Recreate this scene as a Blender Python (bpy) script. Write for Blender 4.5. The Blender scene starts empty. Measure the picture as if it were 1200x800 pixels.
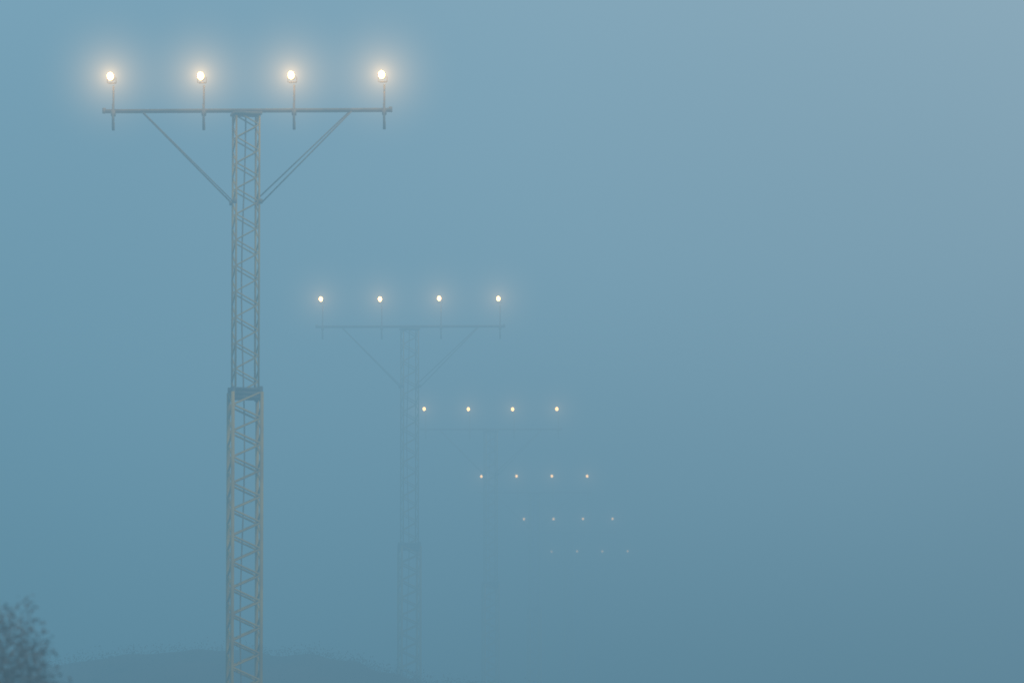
import bpy, math, random
from mathutils import Vector, Matrix, noise
random.seed(7)
S = bpy.context.scene
S.view_settings.view_transform = 'Standard'
S.view_settings.look = 'None'
S.view_settings.exposure = 0

FOG_TOP = 34.0

# ---------------------------------------------------------------- helpers
class MB:
    def __init__(s): s.v=[]; s.f=[]
    def tube(s,a,b,r,r2=None,n=8,cap=True):
        a=Vector(a); b=Vector(b); r2=r if r2 is None else r2
        d=(b-a).normalized()
        up=Vector((0,0,1)) if abs(d.z)<.9 else Vector((1,0,0))
        u=d.cross(up).normalized(); w=d.cross(u)
        o=len(s.v)
        for p,rr in ((a,r),(b,r2)):
            for i in range(n):
                t=2*math.pi*i/n
                s.v.append(p+u*math.cos(t)*rr+w*math.sin(t)*rr)
        for i in range(n):
            j=(i+1)%n
            s.f.append((o+i,o+j,o+n+j,o+n+i))
        if cap:
            s.f.append(tuple(o+i for i in reversed(range(n))))
            s.f.append(tuple(o+n+i for i in range(n)))
    def box(s,c,d,rot=0):
        o=len(s.v); c=Vector(c); R=Matrix.Rotation(rot,3,'Z')
        for x in(-1,1):
            for y in(-1,1):
                for z in(-1,1):
                    s.v.append(c+R@Vector((x*d[0]/2,y*d[1]/2,z*d[2]/2)))
        for q in((0,1,3,2),(4,6,7,5),(0,4,5,1),(2,3,7,6),(0,2,6,4),(1,5,7,3)):
            s.f.append(tuple(o+i for i in q))
    def revolve_y(s,c,prof,n=20,sx=1,sz=1):
        """profile list of (radius, y)"""
        o=len(s.v); c=Vector(c)
        for r,y in prof:
            for i in range(n):
                t=2*math.pi*i/n
                s.v.append(c+Vector((math.cos(t)*r*sx,y,math.sin(t)*r*sz)))
        for k in range(len(prof)-1):
            for i in range(n):
                j=(i+1)%n
                s.f.append((o+k*n+i,o+k*n+j,o+(k+1)*n+j,o+(k+1)*n+i))
        s.f.append(tuple(o+i for i in range(n)))
        s.f.append(tuple(o+(len(prof)-1)*n+i for i in reversed(range(n))))
    def obj(s,name,mat,parent=None,smooth=True):
        me=bpy.data.meshes.new(name); me.from_pydata([tuple(v) for v in s.v],[],s.f); me.update()
        if smooth:
            me.polygons.foreach_set('use_smooth',[len(p.vertices)==4 for p in me.polygons])
        ob=bpy.data.objects.new(name,me); S.collection.objects.link(ob)
        me.materials.append(mat)
        if parent: ob.parent=parent
        return ob

def nodes(name):
    m=bpy.data.materials.new(name); m.use_nodes=True
    nt=m.node_tree; nt.nodes.clear()
    out=nt.nodes.new('ShaderNodeOutputMaterial')
    return m,nt,out

def surf(name,c1,c2,rough=.6,metal=0,scale=8,bump=.0):
    m,nt,out=nodes(name)
    b=nt.nodes.new('ShaderNodeBsdfPrincipled')
    tc=nt.nodes.new('ShaderNodeTexCoord')
    n=nt.nodes.new('ShaderNodeTexNoise'); n.inputs['Scale'].default_value=scale; n.inputs['Detail'].default_value=6
    r=nt.nodes.new('ShaderNodeValToRGB')
    r.color_ramp.elements[0].position=.35; r.color_ramp.elements[1].position=.65
    r.color_ramp.elements[0].color=(*c1,1); r.color_ramp.elements[1].color=(*c2,1)
    L=nt.links.new
    L(tc.outputs['Object'],n.inputs['Vector']); L(n.outputs['Fac'],r.inputs['Fac'])
    L(r.outputs['Color'],b.inputs['Base Color'])
    b.inputs['Roughness'].default_value=rough; b.inputs['Metallic'].default_value=metal
    if bump:
        bp=nt.nodes.new('ShaderNodeBump'); bp.inputs['Strength'].default_value=bump
        L(n.outputs['Fac'],bp.inputs['Height']); L(bp.outputs['Normal'],b.inputs['Normal'])
    L(b.outputs['BSDF'],out.inputs['Surface'])
    return m

M_ochre=surf('weathered_ochre_paint',(.32,.19,.008),(.52,.34,.02),.9,0,3)
for nd in M_ochre.node_tree.nodes:
    if nd.type=='BSDF_PRINCIPLED': nd.inputs['Specular IOR Level'].default_value=.2
M_steel=surf('weathered_steel',(.16,.13,.08),(.27,.21,.13),.7,.0,9)
M_dark=surf('dark_clamp_steel',(.05,.055,.06),(.10,.10,.09),.6,.0,9)
M_conc=surf('concrete',(.25,.24,.22),(.38,.37,.34),.9,0,4,.3)
M_grass=surf('grass',(.03,.045,.018),(.07,.08,.035),.95,0,.6,.4)
M_leafA=surf('scrub_leaves',(.06,.035,.025),(.12,.065,.045),.8,0,1.2)
M_leafB=surf('shrub_leaves',(.03,.026,.026),(.11,.085,.075),.8,0,2.5)
M_bark=surf('bark',(.04,.03,.025),(.09,.075,.06),.9,0,10,.4)

M_lens,nt,out=nodes('lit_lens')
e=nt.nodes.new('ShaderNodeEmission'); e.inputs['Strength'].default_value=66
e.inputs['Color'].default_value=(1,.53,.14,1)
nt.links.new(e.outputs[0],out.inputs['Surface'])

# ---------------------------------------------------------------- fog volume
def mathn(nt,op,a=None,b=None,clamp=False):
    n=nt.nodes.new('ShaderNodeMath'); n.operation=op; n.use_clamp=clamp
    for i,x in enumerate((a,b)):
        if x is None: continue
        if isinstance(x,(int,float)): n.inputs[i].default_value=x
        else: nt.links.new(x,n.inputs[i])
    return n.outputs[0]

M_fog,nt,out=nodes('fog')
L=nt.links.new
geo=nt.nodes.new('ShaderNodeNewGeometry')
sep=nt.nodes.new('ShaderNodeSeparateXYZ'); L(geo.outputs['Position'],sep.inputs[0])
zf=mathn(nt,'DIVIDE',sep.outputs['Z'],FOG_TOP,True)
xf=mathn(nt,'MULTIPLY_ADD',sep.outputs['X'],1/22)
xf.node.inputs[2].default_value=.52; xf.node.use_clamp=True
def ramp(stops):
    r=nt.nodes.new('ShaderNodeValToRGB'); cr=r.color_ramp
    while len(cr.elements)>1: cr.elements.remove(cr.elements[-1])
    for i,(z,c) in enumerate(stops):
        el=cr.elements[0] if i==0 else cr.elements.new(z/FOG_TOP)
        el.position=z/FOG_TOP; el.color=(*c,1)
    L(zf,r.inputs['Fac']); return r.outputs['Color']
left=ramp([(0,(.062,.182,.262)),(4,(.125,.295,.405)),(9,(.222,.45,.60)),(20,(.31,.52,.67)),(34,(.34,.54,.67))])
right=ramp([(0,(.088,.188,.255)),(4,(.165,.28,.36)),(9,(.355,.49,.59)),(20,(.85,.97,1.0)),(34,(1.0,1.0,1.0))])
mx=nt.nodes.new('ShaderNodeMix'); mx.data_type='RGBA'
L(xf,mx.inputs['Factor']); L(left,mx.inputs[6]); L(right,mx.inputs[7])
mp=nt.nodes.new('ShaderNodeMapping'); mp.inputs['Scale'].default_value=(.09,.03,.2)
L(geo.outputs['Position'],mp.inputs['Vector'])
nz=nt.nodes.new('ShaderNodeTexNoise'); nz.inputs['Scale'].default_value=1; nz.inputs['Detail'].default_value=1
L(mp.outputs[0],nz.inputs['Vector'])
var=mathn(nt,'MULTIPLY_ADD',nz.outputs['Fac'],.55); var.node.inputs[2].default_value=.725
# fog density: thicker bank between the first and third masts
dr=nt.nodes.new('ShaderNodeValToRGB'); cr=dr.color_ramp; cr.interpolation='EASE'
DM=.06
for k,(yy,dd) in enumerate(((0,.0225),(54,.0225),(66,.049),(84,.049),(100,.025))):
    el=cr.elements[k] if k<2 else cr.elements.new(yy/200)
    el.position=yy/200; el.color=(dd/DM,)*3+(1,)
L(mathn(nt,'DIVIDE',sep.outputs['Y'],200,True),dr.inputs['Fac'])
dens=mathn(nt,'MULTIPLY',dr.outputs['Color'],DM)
em=nt.nodes.new('ShaderNodeEmission'); L(mx.outputs[2],em.inputs['Color'])  # scattered daylight put into the fog as emission, brighter with height
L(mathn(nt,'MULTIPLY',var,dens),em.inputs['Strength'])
ab=nt.nodes.new('ShaderNodeVolumeAbsorption'); ab.inputs['Color'].default_value=(0,0,0,1); L(dens,ab.inputs['Density'])
ad=nt.nodes.new('ShaderNodeAddShader'); L(em.outputs[0],ad.inputs[0]); L(ab.outputs[0],ad.inputs[1])
L(ad.outputs[0],out.inputs['Volume'])
M_fog.cycles.volume_step_rate=.6
fb=MB(); fb.box((0,150,(FOG_TOP-1)/2),(260,380,FOG_TOP+1)); fb.obj('fog',M_fog,smooth=False)

# emissive glow round each row of lamps, imitating lamplight scattered by fog (object space)
M_halo,nt,out=nodes('lamp_glow_volume')
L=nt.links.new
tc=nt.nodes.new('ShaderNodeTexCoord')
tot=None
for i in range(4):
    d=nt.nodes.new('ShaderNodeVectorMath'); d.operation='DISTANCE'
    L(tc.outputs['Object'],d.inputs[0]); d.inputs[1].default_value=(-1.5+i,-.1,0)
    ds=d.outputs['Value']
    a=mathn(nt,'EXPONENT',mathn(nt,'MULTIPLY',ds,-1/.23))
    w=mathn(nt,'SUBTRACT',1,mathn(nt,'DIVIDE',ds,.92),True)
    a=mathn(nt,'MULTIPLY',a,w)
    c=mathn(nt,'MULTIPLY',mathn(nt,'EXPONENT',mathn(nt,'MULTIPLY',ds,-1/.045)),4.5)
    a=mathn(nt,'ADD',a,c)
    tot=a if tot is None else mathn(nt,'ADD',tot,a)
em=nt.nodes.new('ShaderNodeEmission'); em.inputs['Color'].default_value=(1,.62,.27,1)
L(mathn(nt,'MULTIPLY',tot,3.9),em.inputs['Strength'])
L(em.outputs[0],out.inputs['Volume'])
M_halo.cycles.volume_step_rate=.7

# ---------------------------------------------------------------- masts
def section(mb,legs_r,diag_r,half,rot,z0,z1,pitch):
    R=Matrix.Rotation(rot,3,'Z')
    P=[R@Vector((sx*half,sy*half,0)) for sx,sy in((-1,-1),(1,-1),(1,1),(-1,1))]
    for p in P: mb.tube(p+Vector((0,0,z0)),p+Vector((0,0,z1)),legs_r,n=10)
    n=max(1,round((z1-z0)/pitch)); h=(z1-z0)/n
    for k in range(4):
        a,b=P[k],P[(k+1)%4]
        for i in range(n):
            za,zb=z0+i*h,z0+(i+1)*h
            if (i+k//2)%2: a2,b2=b,a
            else: a2,b2=a,b
            mb.tube(a2+Vector((0,0,za)),b2+Vector((0,0,zb)),diag_r,n=6,cap=False)
    return P

def mast(idx,x,y,zl,drop,joint):
    root=bpy.data.objects.new('approach_light_mast',None); S.collection.objects.link(root)
    root.location=(x,y,0); root.empty_display_size=.5
    zb=zl-drop
    rot=math.radians(14)
    up=MB(); P=section(up,.0115,.0080,.128,rot,joint,zb-.03,.145)
    up.obj('upper_lattice',M_ochre,root)
    lo=MB(); section(lo,.0205,.0120,.160,rot,.25,joint+.03,.145)
    lo.obj('lower_lattice',M_ochre,root)
    co=MB(); R=Matrix.Rotation(rot,3,'Z')
    Q=[R@Vector((sx*.149,sy*.149,0)) for sx,sy in((-1,-1),(1,-1),(1,1),(-1,1))]
    for dz in(.0,.045,.09):
        for k in range(4):
            co.tube(Q[k]+Vector((0,0,joint-.03+dz)),Q[(k+1)%4]+Vector((0,0,joint-.03+dz)),.018,n=8)
    for q in Q: co.tube(q+Vector((0,0,joint-.06)),q+Vector((0,0,joint+.09)),.024,n=10)
    co.obj('joint_collar',M_dark,root)
    cb=MB()
    cb.tube((-1.58,0,zb),(1.60,0,zb),.017,n=12)
    cb.tube((-1.58,.05,zb-.012),(1.60,.05,zb-.012),.012,n=8)
    cb.box((0,0,zb-.045),(.31,.31,.03),rot)
    cb.tube((-1.575,0,zb-.03),(-1.575,0,zb+.03),.02,n=8)
    cb.tube((1.595,0,zb-.03),(1.595,0,zb+.03),.02,n=8)
    cb.obj('crossbar',M_steel,root)
    br=MB(); zt=zb-1.02
    fr=max((p for p in P if p.y<0),key=lambda p:p.x); bk=max((p for p in P if p.y>0),key=lambda p:p.x)
    fl=min((p for p in P if p.y<0),key=lambda p:p.x); bl=min((p for p in P if p.y>0),key=lambda p:p.x)
    br.tube((bl.x-.012,bl.y,zt),(-1.15,.012,zb-.02),.0085,n=8)
    br.tube((fl.x-.03,fl.y,zt-.01),(-1.14,-.012,zb-.02),.0065,n=8)
    br.tube((bk.x-.002,bk.y,zt+.03),(1.14,.012,zb-.02),.008,n=8)
    br.tube((fr.x+.022,fr.y,zt-.02),(1.165,-.012,zb-.02),.008,n=8)
    for p in (fl,bl,fr,bk): br.box((p.x+math.copysign(.015,p.x),p.y,zt),(.04,.035,.05),rot)
    br.obj('brace',M_steel,root)
    po=MB(); fx=MB(); ln=MB()
    for i in range(4):
        lx=-1.5+i; px=lx+.03+random.uniform(-.004,.004)
        jz=random.uniform(-.006,.006)
        po.tube((px,0,zb-.215),(px,0,zl-.10),.0115,n=10)
        po.tube((px,-.035,zb-.2),(px,-.035,zb+.07),.013,n=8)
        po.box((px,-.005,zb-.03),(.045,.08,.06))
        po.tube((px,0,zb-.22),(px,0,zb-.13),.016,n=10)
        fx.box((lx+.012,0,zl-.072),(.08,.05,.012))
        for s in(-1,1): fx.box((lx+.008+s*.048,0,zl-.04),(.007,.03,.065))
        fx.revolve_y((lx,0,zl+jz),[(.02,.135),(.028,.125),(.036,.09),(.04,.0),(.04,-.045),(.044,-.047),(.044,-.06),(.036,-.061)],24)
        ln.revolve_y((lx,0,zl+jz),[(.033,-.062),(.033,-.085),(.03,-.102),(.02,-.113),(.007,-.117)],24,1,1.25)
    po.obj('lamp_posts',M_steel,root); fx.obj('lamp_housings',M_steel,root); ln.obj('lamp_lenses',M_lens,root)
    ca=MB(); pr=None
    for k in range(40):
        z=.3+(zb-.35)*k/39; p=Vector((.02*math.sin(z*1.7)-.03,.05,z))
        if pr is not None: ca.tube(pr,p,.009,n=6,cap=False)
        pr=p
    ca.obj('cable',M_steel,root)
    fo=MB(); fo.box((0,0,.12),(.7,.7,.3)); fo.box((0,0,.275),(.46,.46,.012),rot); fo.obj('foundation',M_conc,root,False)
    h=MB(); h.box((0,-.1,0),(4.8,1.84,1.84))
    ho=h.obj('lamp_glow_volume',M_halo,root,False); ho.location=(0,0,zl)
    return root

specs=[(57.4,-5.24,8.765,.377,5.24),(88.2,-5.27,8.81,.46,4.62),(118.3,-5.235,8.77,.45,4.8),
       (148.6,-5.335,8.70,.45,4.9),(177.6,-5.225,8.64,.45,4.9),(207.4,-5.255,8.54,.45,4.9)]
for i,(y,x,z,dr_,jn) in enumerate(specs):
    mast(i,x,y,z,dr_,jn)

# ---------------------------------------------------------------- ground
g=MB(); n=60
for j in range(n+1):
    for i in range(n+1):
        x=-1500+3000*i/n; y=-1000+4000*j/n
        x0=math.copysign(abs(x/1500)**2.2*1500,x)
        g.v.append(Vector((x0,y,noise.noise(Vector((x0*.02,y*.02,0)))*.12-.05)))
for j in range(n):
    for i in range(n):
        a=j*(n+1)+i; g.f.append((a,a+1,a+n+2,a+n+1))
g.obj('ground',M_grass)

# ---------------------------------------------------------------- scrub bank
def leafquad(v,f,c,s):
    d=Vector((random.gauss(0,1),random.gauss(0,1),random.gauss(0,1))).normalized()
    t=d.orthogonal().normalized(); b=d.cross(t)
    a=random.uniform(0,6.28); t,b=t*math.cos(a)+b*math.sin(a),b*math.cos(a)-t*math.sin(a)
    o=len(v); v+= [c-t*s, c+b*s*.45, c+t*s, c-b*s*.45]; f.append((o,o+1,o+2,o+3))
D=77.0
prof=[(-400,755),(-100,762),(0,768),(60,768),(100,761),(150,755),(230,752),(290,748),(350,751),(400,761),(450,774),(520,787),(600,798),(750,815),(1000,825),(1400,815)]
prof=[((px-847)/6150*D, 1.6+(852-py)/6150*D) for px,py in prof]
def hz(x):
    for (a,za),(b,zb) in zip(prof,prof[1:]):
        if a<=x<=b:
            t=(x-a)/(b-a); t=t*t*(3-2*t); return za+(zb-za)*t
    return prof[0][1]
sc=MB(); xa,xb=prof[0][0],prof[-1][0]
nx,ny=220,16
for j in range(ny+1):
    for i in range(nx+1):
        x=xa+(xb-xa)*i/nx; t=j/ny
        y=D-2.5+7*t
        z=(hz(x)-.13)*math.sin(math.pi*min(1,max(0,t*.9+.05)))**.5
        nn=noise.fractal(Vector((x*.8,y*.8,3)),1,2,4)
        sc.v.append(Vector((x,y+nn*.3,max(-.3,z+nn*.12-.03))))
for j in range(ny):
    for i in range(nx):
        a=j*(nx+1)+i; sc.f.append((a,a+1,a+nx+2,a+nx+1))
for k in range(70000):
    x=random.uniform(xa,xb); t=random.random()
    y=D-2.5+7*t
    z=(hz(x)-.11)*math.sin(math.pi*min(1,max(0,t*.9+.05)))**.5
    nn=noise.fractal(Vector((x*.8,y*.8,3)),1,2,4)
    c=Vector((x,y+nn*.3,z+nn*.13+random.gauss(-.03,.07)))
    leafquad(sc.v,sc.f,c,random.uniform(.008,.024))
sc.obj('scrub_bank',M_leafA,smooth=False)

# ---------------------------------------------------------------- shrub (lower left)
sh=bpy.data.objects.new('shrub',None); S.collection.objects.link(sh)
SY=29.0
sh.location=((-88-847)/6150*SY,SY,0)
cen=Vector((0,0,1.26)); rad=Vector((.98,.9,1.20))
tips=[]; wood=MB()
def grow(p,d,ln,r,lev):
    q=p
    for s in range(3):
        d=(d+Vector((random.gauss(0,.16),random.gauss(0,.16),random.gauss(.02,.12)))).normalized()
        n=q+d*ln/3
        e=(n-cen); e=Vector((e.x/rad.x,e.y/rad.y,e.z/rad.z)).length
        if e>1.12 and n.z>.6: return
        wood.tube(q,n,r*(1-s*.2),r*(1-(s+1)*.2),n=6,cap=False); q=n
    if lev>=2: tips.append(q)
    if lev<5:
        for k in range(3 if lev<4 else 2):
            dd=(d+Vector((random.gauss(0,.6),random.gauss(0,.6),random.gauss(.1,.45)))).normalized()
            grow(q,dd,ln*random.uniform(.6,.82),r*.58,lev+1)
for k in range(7):
    a=k*2*math.pi/7
    grow(Vector((math.cos(a)*.12,math.sin(a)*.12,0)),Vector((math.cos(a)*.5,math.sin(a)*.5,1)).normalized(),.64,.035,0)
wood.obj('stems',M_bark,sh)
lf=MB()
for p in tips:
    for k in range(8):
        leafquad(lf.v,lf.f,p+Vector((random.gauss(0,.07),random.gauss(0,.07),random.gauss(0,.07))),random.uniform(.008,.018))
for k in range(90000):
    d=Vector((random.gauss(0,1),random.gauss(0,1),random.gauss(0,1))).normalized()
    rr=random.random()**.42
    nn=noise.fractal(d*2.6,1,2,4)
    rr*= .99+.13*nn
    c=cen+Vector((d.x*rad.x,d.y*rad.y,d.z*rad.z))*rr
    if c.z<.1 or (rr>.88 and noise.noise(c*5)<-.2): continue
    leafquad(lf.v,lf.f,c,random.uniform(.008,.020))
lf.obj('leaves',M_leafB,sh,False)

# ---------------------------------------------------------------- light
el,az=math.radians(38),math.radians(150)
sd=Vector((math.sin(az)*math.cos(el),math.cos(az)*math.cos(el),math.sin(el)))
sun=bpy.data.lights.new('sun','SUN'); sun.energy=5.0; sun.angle=math.radians(12); sun.color=(1,.82,.56)
so=bpy.data.objects.new('sun',sun); S.collection.objects.link(so)
so.rotation_euler=sd.to_track_quat('Z','Y').to_euler(); so.location=sd*50
w=bpy.data.worlds.new('World'); S.world=w; w.use_nodes=True
nt=w.node_tree; bg=nt.nodes['Background']
sky=nt.nodes.new('ShaderNodeTexSky'); sky.sky_type='NISHITA'; sky.sun_disc=False
sky.sun_elevation=el; sky.sun_rotation=az
nt.links.new(sky.outputs[0],bg.inputs[0]); bg.inputs[1].default_value=.07

# ---------------------------------------------------------------- camera
F=6150.0
cam=bpy.data.cameras.new('camera'); co=bpy.data.objects.new('camera',cam); S.collection.objects.link(co)
cam.sensor_width=36; cam.lens=36*F/1200; cam.clip_start=.1; cam.clip_end=5000
co.location=(0,0,1.6)
yaw=math.atan(247/F); pitch=math.atan(452/F)
co.rotation_euler=(math.pi/2+pitch,0,yaw)
cam.dof.use_dof=True; cam.dof.focus_distance=78; cam.dof.aperture_fstop=3.8
S.camera=co
